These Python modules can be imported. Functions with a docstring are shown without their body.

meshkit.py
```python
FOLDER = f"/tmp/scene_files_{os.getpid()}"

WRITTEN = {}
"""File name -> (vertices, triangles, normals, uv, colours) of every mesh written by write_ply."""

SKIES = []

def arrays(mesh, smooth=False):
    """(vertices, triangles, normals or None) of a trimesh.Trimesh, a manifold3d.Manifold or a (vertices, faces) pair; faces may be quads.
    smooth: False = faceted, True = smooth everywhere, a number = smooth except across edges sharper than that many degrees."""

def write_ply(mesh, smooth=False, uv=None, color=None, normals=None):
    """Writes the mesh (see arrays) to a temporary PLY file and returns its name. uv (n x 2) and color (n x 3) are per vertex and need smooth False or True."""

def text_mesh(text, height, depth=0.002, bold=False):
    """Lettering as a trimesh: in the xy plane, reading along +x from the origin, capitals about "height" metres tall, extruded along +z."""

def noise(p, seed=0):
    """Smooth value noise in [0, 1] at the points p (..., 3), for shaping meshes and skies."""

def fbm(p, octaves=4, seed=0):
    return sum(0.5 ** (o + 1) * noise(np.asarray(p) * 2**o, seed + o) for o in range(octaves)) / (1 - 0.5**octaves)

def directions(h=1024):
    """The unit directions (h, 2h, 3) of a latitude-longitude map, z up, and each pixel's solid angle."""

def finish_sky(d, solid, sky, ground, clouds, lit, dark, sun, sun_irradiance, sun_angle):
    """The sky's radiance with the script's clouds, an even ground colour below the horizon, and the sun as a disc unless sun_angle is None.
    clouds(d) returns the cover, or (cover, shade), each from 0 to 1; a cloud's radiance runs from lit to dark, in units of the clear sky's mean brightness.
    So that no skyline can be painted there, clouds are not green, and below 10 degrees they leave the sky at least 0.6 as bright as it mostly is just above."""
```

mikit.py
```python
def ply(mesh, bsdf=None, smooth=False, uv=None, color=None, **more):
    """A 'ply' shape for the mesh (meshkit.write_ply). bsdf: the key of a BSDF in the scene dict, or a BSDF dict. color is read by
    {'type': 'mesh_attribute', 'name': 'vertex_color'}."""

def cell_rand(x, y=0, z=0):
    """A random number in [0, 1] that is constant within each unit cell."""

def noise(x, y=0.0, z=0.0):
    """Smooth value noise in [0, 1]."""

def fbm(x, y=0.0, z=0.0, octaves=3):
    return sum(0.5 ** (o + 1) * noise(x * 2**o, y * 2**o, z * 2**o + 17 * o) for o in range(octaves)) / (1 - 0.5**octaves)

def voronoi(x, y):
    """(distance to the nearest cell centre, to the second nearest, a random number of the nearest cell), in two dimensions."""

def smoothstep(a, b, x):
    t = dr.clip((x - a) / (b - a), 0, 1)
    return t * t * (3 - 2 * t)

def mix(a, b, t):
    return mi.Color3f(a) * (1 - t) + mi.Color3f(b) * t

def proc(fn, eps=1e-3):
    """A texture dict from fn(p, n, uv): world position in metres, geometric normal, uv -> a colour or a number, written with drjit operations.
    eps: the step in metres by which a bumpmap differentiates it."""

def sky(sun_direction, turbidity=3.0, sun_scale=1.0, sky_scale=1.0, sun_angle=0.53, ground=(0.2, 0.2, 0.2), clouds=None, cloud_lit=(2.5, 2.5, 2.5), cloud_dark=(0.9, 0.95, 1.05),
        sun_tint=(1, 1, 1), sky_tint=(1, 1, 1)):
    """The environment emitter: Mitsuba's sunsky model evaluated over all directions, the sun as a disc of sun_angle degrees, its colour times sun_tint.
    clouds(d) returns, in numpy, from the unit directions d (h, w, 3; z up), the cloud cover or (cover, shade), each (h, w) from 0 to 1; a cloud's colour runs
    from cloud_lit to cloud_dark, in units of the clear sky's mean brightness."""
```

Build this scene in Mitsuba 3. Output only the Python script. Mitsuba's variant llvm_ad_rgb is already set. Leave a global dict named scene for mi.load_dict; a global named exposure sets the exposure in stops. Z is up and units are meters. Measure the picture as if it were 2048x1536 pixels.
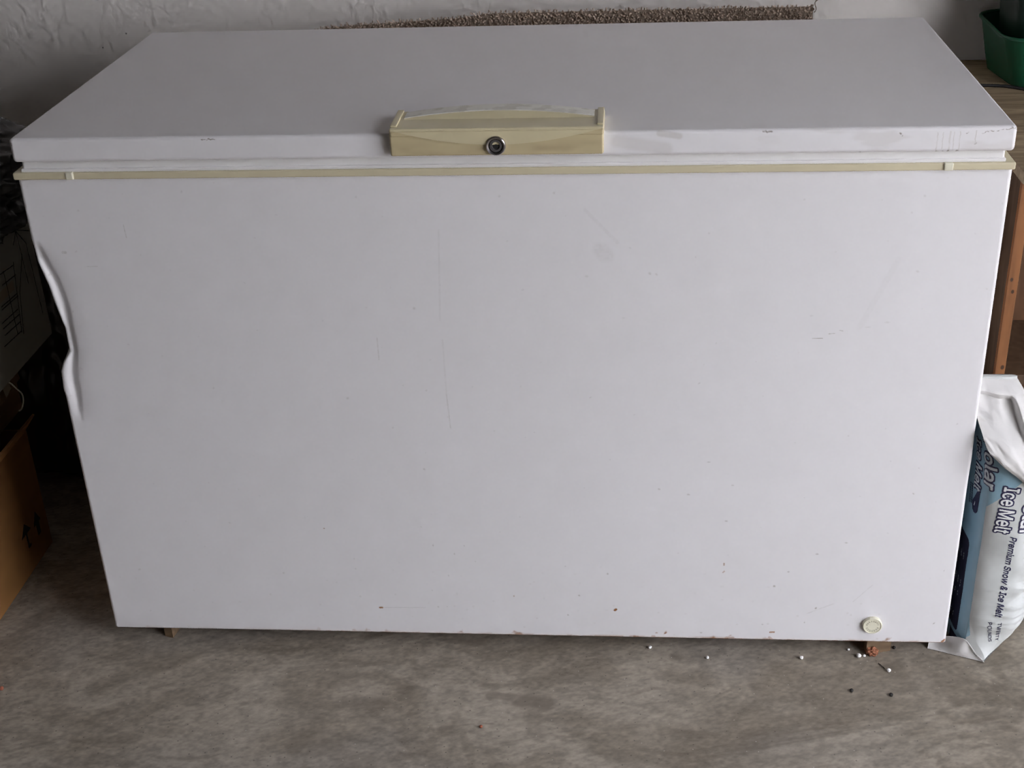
import math, random
import numpy as np, trimesh, drjit as dr
import mitsuba as mi
import mikit, meshkit
from mikit import proc, noise, fbm, voronoi, smoothstep, mix, ply
from scipy.interpolate import CubicSpline, PchipInterpolator
from scipy.spatial import ConvexHull
from shapely.geometry import Polygon, LineString, box as sbox, Point
from shapely.ops import unary_union

random.seed(7)
rng = np.random.default_rng(7)
T = mi.ScalarTransform4f
scene, labels = {}, {}

# ------------------------------------------------------------------ camera, sky, exposure
CAM = np.array([0.17420349, -1.74196355, 1.41185646])
LOOK = np.array([-0.08556477, 0.88164991, -0.46408201])
UP = np.array([-0.00291433, 0.46556678, 0.88500796])
scene['camera'] = {'type': 'perspective', 'fov': 2 * math.degrees(math.atan(1024 / 2679.924)), 'fov_axis': 'x', 'near_clip': 0.02, 'far_clip': 200.0,
                   'to_world': T().look_at(origin=CAM.tolist(), target=(CAM + LOOK).tolist(), up=UP.tolist())}
# an even overcast sky, seen through the open garage door in the right wall
scene['sky'] = mikit.sky((0.5, -0.7, 0.6), turbidity=4.0, sun_scale=0.0, ground=(0.34, 0.33, 0.31), clouds=lambda d: np.ones(d.shape[:2]),
                         cloud_lit=(0.97, 0.98, 1.04), cloud_dark=(0.97, 0.98, 1.04))
exposure = 6.35

# ------------------------------------------------------------------ helpers
def numbered(name):
    k, i = name, 0
    def used(q): return q in scene or q in labels or any(s.startswith(q + '__') for s in scene)
    while used(k):
        i += 1; k = f'{name}_{i:03d}'
    return k

def thing(name, label, cat, group=None, kind=None):
    k = numbered(name); labels[k] = {'label': label, 'category': cat}
    if group: labels[k]['group'] = group
    if kind: labels[k]['kind'] = kind
    return k

def part(parent, name, mesh, bsdf, label=None, smooth=False, kind=None, **kw):
    k = numbered(parent + '__' + name)
    scene[k] = ply(mesh, bsdf, smooth=smooth, **kw)
    if label or kind:
        labels[k] = {}
        if label: labels[k]['label'] = label
        if kind: labels[k]['kind'] = kind
    return k

def solo(name, label, cat, mesh, bsdf, smooth=False, group=None, **kw):
    k = thing(name, label, cat, group); scene[k] = ply(mesh, bsdf, smooth=smooth, **kw); return k

def struct(name, mesh, bsdf, label=None, smooth=False):
    scene[name] = ply(mesh, bsdf, smooth=smooth); labels[name] = {'kind': 'structure'}
    if label: labels[name]['label'] = label

def cat(*m): return trimesh.util.concatenate(list(m))

def hull(p):
    h = trimesh.convex.convex_hull(np.asarray(p)); return h

def rbox(x0, x1, y0, y1, z0, z1, r=0.004, seg=3):
    a = np.linspace(0, math.pi / 2, seg + 1); pts = []
    for sx in (-1, 1):
        for sy in (-1, 1):
            for sz in (-1, 1):
                c = np.array([(x0 + r) if sx < 0 else (x1 - r), (y0 + r) if sy < 0 else (y1 - r), (z0 + r) if sz < 0 else (z1 - r)])
                for t in a:
                    for f in a:
                        pts.append(c + r * np.array([sx * math.cos(t) * math.cos(f), sy * math.cos(t) * math.sin(f), sz * math.sin(t)]))
    return hull(pts)

def grid_faces(n, m, wrap=False):
    i, j = np.meshgrid(np.arange(n - 1), np.arange(m if wrap else m - 1), indexing='ij')
    j2 = (j + 1) % m
    q = np.stack([i * m + j, i * m + j2, (i + 1) * m + j2, (i + 1) * m + j], -1).reshape(-1, 4)
    return np.vstack([q[:, [0, 1, 2]], q[:, [0, 2, 3]]])

def sheet(P, t):
    """A sheet with thickness t from a grid of points (n, m, 3)."""
    P = np.asarray(P, float); n, m = P.shape[:2]
    du, dv = np.gradient(P, axis=0), np.gradient(P, axis=1)
    N = np.cross(du, dv); N /= np.maximum(np.linalg.norm(N, axis=-1, keepdims=True), 1e-12)
    A, B = (P + N * t / 2).reshape(-1, 3), (P - N * t / 2).reshape(-1, 3)
    f = grid_faces(n, m); k = n * m
    rim = list(range(m)) + [i * m + m - 1 for i in range(1, n)] + [(n - 1) * m + j for j in range(m - 2, -1, -1)] + [i * m for i in range(n - 2, 0, -1)]
    side = []
    for a, b in zip(rim, rim[1:] + rim[:1]): side += [[a, a + k, b + k], [a, b + k, b]]
    mesh = trimesh.Trimesh(np.vstack([A, B]), np.vstack([f, f[:, ::-1] + k, side]), process=False)
    trimesh.repair.fix_normals(mesh)
    return mesh

def tube(pts, r, sides=8, n=None):
    P = np.asarray(pts, float)
    if n:
        s = np.r_[0, np.cumsum(np.linalg.norm(np.diff(P, axis=0), axis=1))]
        P = CubicSpline(s, P)(np.linspace(0, s[-1], n))
    t = np.gradient(P, axis=0); t /= np.linalg.norm(t, axis=1, keepdims=True)
    a = np.cross(t, [0.31, 0.2, 0.93]); a /= np.linalg.norm(a, axis=1, keepdims=True); b = np.cross(t, a)
    ang = np.arange(sides) * 2 * math.pi / sides
    rr = np.broadcast_to(r, (len(P),))[:, None, None]
    V = P[:, None] + rr * (np.cos(ang)[None, :, None] * a[:, None] + np.sin(ang)[None, :, None] * b[:, None])
    f = grid_faces(len(P), sides, True); k = len(P) * sides
    caps = [[0, i + 1, i] for i in range(1, sides - 1)] + [[k - sides, k - sides + i, k - sides + i + 1] for i in range(1, sides - 1)]
    m = trimesh.Trimesh(V.reshape(-1, 3), np.vstack([f, caps]), process=False); trimesh.repair.fix_normals(m); return m

def extr(poly, t):
    g = getattr(poly, 'geoms', [poly])
    return cat(*[trimesh.creation.extrude_polygon(q, t, engine='earcut') for q in g])

def frame_to(mesh, o, ex, ey, ez=None):
    """Maps a mesh modelled in xy(z) to the frame o, ex, ey, ez."""
    ex, ey = np.asarray(ex, float), np.asarray(ey, float); ez = np.cross(ex, ey) if ez is None else np.asarray(ez, float)
    m = mesh.copy(); v = m.vertices
    m.vertices = np.asarray(o) + v[:, :1] * ex + v[:, 1:2] * ey + v[:, 2:3] * ez
    trimesh.repair.fix_normals(m) if np.dot(np.cross(ex, ey), ez) < 0 else None
    return m

def lathe(profile, n=32, centre=(0, 0, 0), axis='y'):
    """Revolves (radius, height) points; height runs along -y (towards the viewer) or z."""
    ang = np.arange(n) * 2 * math.pi / n; p = np.asarray(profile, float)
    V = np.stack([p[:, :1] * np.cos(ang), p[:, :1] * np.sin(ang), np.repeat(p[:, 1:2], n, 1)], -1)
    if axis == 'y': V = np.stack([V[..., 0], -V[..., 2], V[..., 1]], -1)
    m = trimesh.Trimesh(V.reshape(-1, 3) + np.asarray(centre), grid_faces(len(p), n, True), process=False)
    m.merge_vertices(); m.update_faces(m.nondegenerate_faces()); trimesh.repair.fix_normals(m); return m

# ------------------------------------------------------------------ materials
def P(key, color, rough=0.5, spec=0.5, **kw):
    c = color if isinstance(color, dict) else {'type': 'rgb', 'value': list(color)}
    scene[key] = {'type': 'twosided', 'bsdf': {'type': 'principled', 'base_color': c, 'roughness': rough, 'specular': spec, **kw}}

def bumped(key, color, fn, scale, rough=0.6, spec=0.4, eps=1e-3, **kw):
    c = color if isinstance(color, dict) else {'type': 'rgb', 'value': list(color)}
    scene[key] = {'type': 'twosided', 'bsdf': {'type': 'bumpmap', 'arbitrary': proc(fn, eps), 'scale': scale,
                  'bsdf': {'type': 'principled', 'base_color': c, 'roughness': rough, 'specular': spec, **kw}}}

def seg(x, z, x0, z0, x1, z1, w):
    """1 on the stroke from (x0, z0) to (x1, z1) of half-width w, falling to 0 at its edge."""
    dx, dz = x1 - x0, z1 - z0; L = dx * dx + dz * dz + 1e-12
    t = dr.clip(((x - x0) * dx + (z - z0) * dz) / L, 0, 1)
    d = dr.sqrt(dr.square(x - x0 - t * dx) + dr.square(z - z0 - t * dz))
    return 1 - smoothstep(w * 0.4, w, d)

WHITE = (0.70, 0.69, 0.715)

def body_paint(p, n, uv):
    x, z = p.x, p.z
    c = mix(WHITE, (0.675, 0.66, 0.675), fbm(x * 5, z * 5, 3.0) * 0.5)
    # faint grey scuffs and scratches where the photograph shows them
    grey = mi.Float(0)
    for a in ((-0.0888, 0.7376, -0.0954, 0.5991, 0.0019, 0.09), (-0.0937, 0.567, -0.0933, 0.476, 0.0019, 0.09), (-0.0933, 0.476, -0.0905, 0.42, 0.0016, 0.16),
              (0.1159, 0.7654, 0.1604, 0.7173, 0.0035, 0.07), (0.137, 0.706, 0.145, 0.698, 0.015, 0.10), (0.4366, 0.5694, 0.4506, 0.5694, 0.0012, 0.40),
              (0.459, 0.5765, 0.467, 0.5773, 0.0012, 0.32), (0.474, 0.582, 0.478, 0.581, 0.0012, 0.28), (-0.5397, 0.7485, -0.5386, 0.7295, 0.0013, 0.25), (-0.6045, 0.6851, -0.590, 0.6853, 0.0014, 0.16),
              (-0.2266, 0.0819, -0.1523, 0.0835, 0.0014, 0.14), (0.530, 0.110, 0.5569, 0.1421, 0.0015, 0.10), (-0.19, 0.57, -0.19, 0.535, 0.0016, 0.14),
              (0.50, 0.585, 0.545, 0.69, 0.006, 0.04), (0.46, 0.085, 0.50, 0.105, 0.0016, 0.12), (-0.637, 0.7071, -0.633, 0.7071, 0.003, 0.3)):
        grey = dr.maximum(grey, seg(x, z, *a[:5]) * a[5] * (0.55 + 0.9 * noise(x * 300, z * 300)))
    # specks
    d1, _, r1 = voronoi(x * 17 + 2.2 * noise(x * 5, z * 5), z * 17)
    lowright = 0.35 + 0.75 * smoothstep(0.62, 0.12, z) * smoothstep(-0.3, 0.25, x)
    q1 = noise(x * 31, z * 31, 4.0)
    grey = dr.maximum(grey, dr.select(r1 > 0.40, (1 - smoothstep(0.008, 0.020 + 0.045 * q1 * r1, d1)) * 0.95 * r1 * q1, 0) * lowright)
    c = mix(c, (0.27, 0.25, 0.23), grey)
    # grime towards the foot and rust along the bottom fold
    d2, _, r2 = voronoi(x * 40 + 3, z * 40)
    low = 1 - smoothstep(0.04, 0.26, z)
    c = mix(c, (0.42, 0.40, 0.37), dr.select(r2 > 0.72, (1 - smoothstep(0.02, 0.12, d2)) * 0.30 * noise(x * 19, z * 19, 7.0), 0) * low + low * 0.08 * fbm(x * 25, z * 25, 2.0))
    edge = 1 - smoothstep(0.0, 0.007, z - 0.030 - 0.012 * smoothstep(0.66, 0.9, fbm(x * 42, 2.0)))
    right = smoothstep(-0.5, 0.3, x)
    rust = edge * smoothstep(0.42, 0.62, fbm(x * 60, z * 90, 5.0)) * (0.25 + 0.75 * right)
    for a in ((-0.2266, 0.0819, -0.223, 0.0819, 0.0024, 0.9), (0.1559, 0.0851, 0.1575, 0.0865, 0.0030, 1.0), (0.3261, 0.176, 0.3261, 0.179, 0.0018, 0.6), (0.325, 0.162, 0.327, 0.164, 0.0018, 0.5), (-0.3035, 0.2353, -0.303, 0.2353, 0.0016, 0.6),
              (-0.006, 0.1095, -0.006, 0.110, 0.0018, 0.5), (0.404, 0.0465, 0.410, 0.047, 0.0022, 0.8), (0.2165, 0.0335, 0.219, 0.0335, 0.0034, 0.55), (0.222, 0.041, 0.2235, 0.041, 0.0018, 0.5), (0.335, 0.033, 0.345, 0.033, 0.0045, 0.6), (0.675, 0.034, 0.678, 0.037, 0.003, 0.9), (0.4032, 0.036, 0.407, 0.033, 0.003, 0.5)):
        rust = dr.maximum(rust, seg(x, z, *a[:5]) * a[5])
    rust = dr.maximum(rust, smoothstep(0.0342, 0.0318, z) * (0.35 + 0.6 * noise(x * 120, 4.0)) * smoothstep(-0.62, -0.3, x))
    return mix(c, (0.26, 0.115, 0.04), rust)

def lid_paint(p, n, uv):
    x, z = p.x, p.z
    c = mix(WHITE, (0.66, 0.64, 0.64), fbm(x * 30, p.y * 30, z * 30) * 0.35)
    front = smoothstep(0.002, 0.0, p.y + 0.0085)
    dirt = smoothstep(0.55, 0.75, fbm(x * 14, z * 60, 2.0)) * 0.18 * smoothstep(-0.2, 0.3, x)
    dirt = dr.maximum(dirt, dr.select(z > 0.865, 1.0, 0.0) * seg(x, z, 0.216, 0.876, 0.242, 0.872, 0.006) * 0.35)
    dirt = dr.maximum(dirt, seg(x, z, 0.160, 0.866, 0.225, 0.855, 0.012) * 0.20)
    for a in ((0.576, 0.872, 0.576, 0.847, 0.0012), (0.583, 0.872, 0.583, 0.850, 0.0010), (0.592, 0.873, 0.592, 0.846, 0.0016), (0.597, 0.873, 0.597, 0.847, 0.0008), (0.6045, 0.873, 0.6045, 0.846, 0.0012), (0.6245, 0.874, 0.6245, 0.858, 0.0011)):
        dirt = dr.maximum(dirt, seg(x + 0.001 * (noise(z * 300, a[0] * 99) - 0.5), z, *a) * (0.08 + 0.30 * noise(z * 200, a[0] * 500)))
    c = mix(c, (0.36, 0.32, 0.28), dirt * front)
    nick = mi.Float(0)
    for a in ((0.576, 0.8462, 0.578, 0.8462, 0.0016), (0.5845, 0.847, 0.5855, 0.847, 0.0014), (0.591, 0.846, 0.594, 0.846, 0.0018), (0.603, 0.846, 0.607, 0.846, 0.0018), (0.6245, 0.8565, 0.6255, 0.857, 0.0016),
              (0.633, 0.870, 0.640, 0.874, 0.0014), (0.643, 0.873, 0.668, 0.876, 0.0009), (0.668, 0.8765, 0.674, 0.878, 0.0017), (0.672, 0.874, 0.675, 0.8745, 0.0014), (0.528, 0.872, 0.531, 0.868, 0.0012), (0.612, 0.871, 0.614, 0.873, 0.001), (0.4776, 0.8468, 0.479, 0.8468, 0.0013),
              (-0.674, 0.8735, -0.6735, 0.871, 0.0015), (-0.405, 0.8755, -0.385, 0.8755, 0.0012), (0.352, 0.876, 0.362, 0.876, 0.0018)):
        nick = dr.maximum(nick, seg(x + 0.0016 * (noise(x * 400, z * 400) - 0.5), z + 0.0024 * (noise(x * 350, z * 350, 3.0) - 0.5), *a) * smoothstep(0.15, 0.6, noise(x * 500, z * 500, 6.0)))
    return mix(c, (0.16, 0.13, 0.11), nick * 0.75 * front)

P('body_paint', proc(body_paint), 0.33, 0.5)
bumped('lid_paint', proc(lid_paint), lambda p, n, uv: noise(p.x * 260, p.y * 260, p.z * 260), 0.00012, 0.42, 0.45)
P('liner_plastic', (0.70, 0.69, 0.69), 0.5)
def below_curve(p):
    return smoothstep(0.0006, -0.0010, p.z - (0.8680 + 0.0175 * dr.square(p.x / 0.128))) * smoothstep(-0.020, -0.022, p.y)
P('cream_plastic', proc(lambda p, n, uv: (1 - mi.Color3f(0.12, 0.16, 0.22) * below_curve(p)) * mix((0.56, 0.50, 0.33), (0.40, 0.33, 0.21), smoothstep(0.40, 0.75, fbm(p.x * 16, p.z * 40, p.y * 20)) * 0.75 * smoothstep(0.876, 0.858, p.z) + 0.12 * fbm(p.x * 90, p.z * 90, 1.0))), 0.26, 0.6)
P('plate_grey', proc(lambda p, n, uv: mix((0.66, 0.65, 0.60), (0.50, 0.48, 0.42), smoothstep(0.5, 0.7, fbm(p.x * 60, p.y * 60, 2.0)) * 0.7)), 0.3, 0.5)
P('trim_plastic', proc(lambda p, n, uv: mix((0.57, 0.52, 0.37), (0.46, 0.40, 0.28), fbm(p.x * 12, p.z * 80, p.y * 20) * 0.5)), 0.4)
P('cap_plastic', (0.64, 0.62, 0.50), 0.45)
P('cap_mark', (0.38, 0.36, 0.28), 0.6)
P('chrome', (0.36, 0.34, 0.34), 0.22, 0.5, metallic=1.0)
P('lock_dark', (0.09, 0.085, 0.085), 0.45, metallic=0.4)
P('key_hole', (0.008, 0.008, 0.008), 0.6)
P('black_void', (0.012, 0.012, 0.012), 0.8)

def concrete(p, n, uv):
    x, y = p.x * 0.966 + p.y * 0.26, p.y * 0.966 - p.x * 0.26
    wx, wy = fbm(x * 4, y * 4, 1.0), fbm(x * 4, y * 4, 9.0)
    streak = fbm(x * 10 + wx * 7, y * 26 + wy * 9, 2.0, octaves=5)
    blot = fbm(x * 6 + wy * 3, y * 9 + wx * 3, 5.0, octaves=4)
    fine = fbm(x * 130, y * 220, 3.0, octaves=3)
    c = mix((0.185, 0.162, 0.134), (0.300, 0.272, 0.236), smoothstep(0.25, 0.75, blot * 0.5 + streak * 0.5))
    c = mix(c, (0.255, 0.24, 0.225), smoothstep(0.5, 0.75, fbm(x * 3 + 7, y * 5, 4.0)) * 0.5)
    c = c * (0.74 + 0.52 * fine)
    c = c * (0.78 + 0.44 * fbm(x * 38 + wx * 8, y * 62 + wy * 8, 6.0, octaves=4))
    c = mix(c, (0.12, 0.10, 0.08), smoothstep(0.62, 0.80, fbm(x * 16 + wx * 9, y * 60 + wy * 9, 8.0, octaves=4)) * 0.35)
    dark, ww, wv = mi.Float(0), fbm(p.x * 22, p.y * 22, 11.0), fbm(p.x * 22, p.y * 22, 15.0)
    for a in ((-0.04, -0.115, 0.05, -0.132, 0.011, 0.55), (0.02, -0.130, 0.052, -0.136, 0.016, 0.7), (0.035, -0.15, 0.045, -0.20, 0.014, 0.25), (-0.245, -0.135, -0.215, -0.150, 0.016, 0.3), (-0.105, -0.19, -0.085, -0.165, 0.010, 0.30), (-0.30, -0.09, -0.26, -0.098, 0.014, 0.25),
              (0.62, -0.05, 0.66, -0.065, 0.025, 0.25), (0.70, -0.12, 0.735, -0.20, 0.022, 0.22), (-0.31, -0.235, -0.22, -0.265, 0.025, 0.30), (-0.41, -0.035, -0.393, -0.045, 0.006, 0.35), (-0.07, -0.20, -0.05, -0.27, 0.006, 0.3), (0.06, -0.06, 0.0, -0.055, 0.02, 0.15), (0.35, -0.21, 0.45, -0.22, 0.03, 0.15)):
        w = a[4]
        dark = dr.maximum(dark, seg(p.x + (ww - 0.5) * w * 2.2, p.y + (wv - 0.5) * w * 2.2, a[0], a[1], a[2], a[3], w * 1.3) * a[5])
    c = mix(c, (0.135, 0.115, 0.095), dark)
    d, _, r = voronoi(x * 60, y * 60)
    c = mix(c, (0.09, 0.08, 0.07), dr.select(r > 0.86, 1 - smoothstep(0.03, 0.11, d), 0) * 0.7)
    c = c * mi.Color3f(1.01, 0.985, 0.945)
    return mix(c, (0.55, 0.53, 0.50), dr.select(r < 0.05, 1 - smoothstep(0.02, 0.07, d), 0) * 0.6)
bumped('concrete', proc(concrete), lambda p, n, uv: fbm(p.x * 60, p.y * 90, 2.0), 0.0006, 0.75, 0.3)

def wallcol(p, n, uv):
    c = mix((0.76, 0.72, 0.685), (0.81, 0.77, 0.735), fbm(p.x * 7, p.y * 7, p.z * 7))
    d, _, r = voronoi(p.x * 9 + p.y * 9, p.z * 9)
    return mix(c, (0.2, 0.18, 0.16), dr.select(r > 0.8, 1 - smoothstep(0.008, 0.022, d), 0))
bumped('wall_paint', proc(wallcol), lambda p, n, uv: smoothstep(0.35, 0.75, fbm((p.x + p.y) * 110, p.z * 110, 3.0)), 0.0014, 0.8, 0.25)
P('ceiling_paint', (0.16, 0.15, 0.14), 0.9, 0.1)

def woodgrain(a, b, sx, sy, sz):
    def f(p, n, uv):
        w = fbm(p.x * sx, p.y * sy, p.z * sz, octaves=4)
        g = noise(p.x * sx * 6 + w * 4, p.y * sy * 6 + w * 3, p.z * sz * 6)
        return mix(a, b, smoothstep(0.2, 0.8, 0.6 * w + 0.4 * g))
    return proc(f)
P('bench_top_wood', woodgrain((0.31, 0.24, 0.155), (0.19, 0.14, 0.088), 5, 28, 20), 0.65, 0.3)
def pine(p, n, uv):
    w = fbm(p.x * 60, p.y * 40, p.z * 6, octaves=4)
    c = mix((0.23, 0.092, 0.032), (0.15, 0.058, 0.020), smoothstep(0.3, 0.75, w))
    k = mi.Float(0)
    for x, z, r in ((0.7635, 0.426, 0.0036), (0.758, 0.576, 0.003), (0.762, 0.556, 0.003)):
        k = dr.maximum(k, 1 - smoothstep(r * 0.5, r, dr.sqrt(dr.square(p.x - x) + dr.square((p.z - z) * 0.7))))
    return mix(c, (0.03, 0.015, 0.01), k * 0.85)
P('pine_edge', proc(pine), 0.5, 0.4)
P('dark_wood', woodgrain((0.10, 0.06, 0.035), (0.06, 0.034, 0.02), 20, 20, 4), 0.55, 0.3)
P('brown_board', woodgrain((0.145, 0.066, 0.03), (0.095, 0.044, 0.02), 20, 20, 5), 0.5, 0.35)
P('shim_wood', woodgrain((0.17, 0.115, 0.07), (0.10, 0.065, 0.04), 9, 40, 20), 0.7, 0.2)
P('split_wood', woodgrain((0.34, 0.14, 0.08), (0.17, 0.07, 0.04), 60, 60, 60), 0.8, 0.2)
P('tub_green', (0.006, 0.072, 0.034), 0.42, 0.5)
P('tub_dark_green', (0.007, 0.026, 0.016), 0.45, 0.5)
P('cable_black', (0.012, 0.012, 0.013), 0.45)
P('plastic_black', (0.018, 0.018, 0.017), 0.28, 0.6)
P('cardboard', proc(lambda p, n, uv: mix((0.215, 0.105, 0.036), (0.155, 0.074, 0.026), fbm(p.x * 40, p.y * 12, p.z * 30) * 0.8)), 0.8, 0.2)
P('cardboard_dark', proc(lambda p, n, uv: mix((0.20, 0.125, 0.065), (0.14, 0.085, 0.045), fbm(p.x * 30, p.y * 12, p.z * 30))), 0.8, 0.2)
P('carton_print', (0.21, 0.205, 0.175), 0.6, 0.3)
P('carton_patch', (0.21, 0.165, 0.115), 0.7, 0.3)
P('ink_black', (0.012, 0.012, 0.012), 0.7, 0.2)
P('tape', (0.26, 0.22, 0.16), 0.3, 0.5)
P('string_white', (0.80, 0.77, 0.70), 0.8, 0.2)
P('carpet_backing', (0.24, 0.19, 0.15), 0.95, 0.1)
P('carpet_pile', proc(lambda p, n, uv: mix((0.27, 0.205, 0.16), (0.66, 0.54, 0.45), mikit.cell_rand(p.x * 170, p.y * 170, p.z * 170) * 0.6 + 0.4 * fbm(p.x * 12, p.z * 12, 1.0))), 0.95, 0.1)
P('pellet_white', (0.86, 0.86, 0.86), 0.5)
P('grit_black', (0.015, 0.013, 0.012), 0.7)
P('grit_red', (0.28, 0.09, 0.05), 0.8)
P('paper_white', proc(lambda p, n, uv: mix((0.60, 0.59, 0.585), (0.48, 0.46, 0.44), smoothstep(0.5, 0.8, fbm(p.x * 40, p.y * 40, p.z * 40)) * 0.6)), 0.6, 0.3)
P('ink_navy', (0.022, 0.022, 0.060), 0.45)
P('ink_white', (0.66, 0.67, 0.68), 0.45)
P('ink_fill', (0.50, 0.53, 0.56), 0.45)

# ------------------------------------------------------------------ the garage
YW = 0.835                                             # back wall
XL, XR, YF, ZC = -1.75, 1.9, -4.2, 2.5
DY0, DY1, DZ = -2.4, -0.45, 2.15                        # opening of the garage door in the right wall
struct('floor', rbox(XL - 0.1, XR + 0.1, YF - 0.1, YW + 0.1, -0.1, 0.0, 0.001, 1), 'concrete', 'grey brown trowelled concrete garage floor')
struct('wall_back', rbox(XL - 0.1, XR + 0.1, YW, YW + 0.1, 0, ZC, 0.001, 1), 'wall_paint', 'off white textured garage wall behind the freezer')
struct('wall_left', rbox(XL - 0.1, XL, YF, YW, 0, ZC, 0.001, 1), 'ceiling_paint')
struct('wall_front', rbox(XL - 0.1, XR + 0.1, YF - 0.1, YF, 0, ZC, 0.001, 1), 'ceiling_paint')
struct('ceiling', rbox(XL - 0.1, XR + 0.1, YF - 0.1, YW + 0.1, ZC, ZC + 0.1, 0.001, 1), 'ceiling_paint')
struct('wall_right', cat(rbox(XR, XR + 0.1, YF, DY0, 0, ZC, 0.001, 1), rbox(XR, XR + 0.1, DY1, YW, 0, ZC, 0.001, 1), rbox(XR, XR + 0.1, DY0, DY1, DZ, ZC, 0.001, 1)), 'wall_paint')

# ------------------------------------------------------------------ the chest freezer
W2, D, ZB, ZT = 0.6809, 0.6157, 0.030, 0.8195
fz = thing('chest_freezer', 'long white chest freezer with cream handle and dented left front edge', 'chest freezer')

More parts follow.
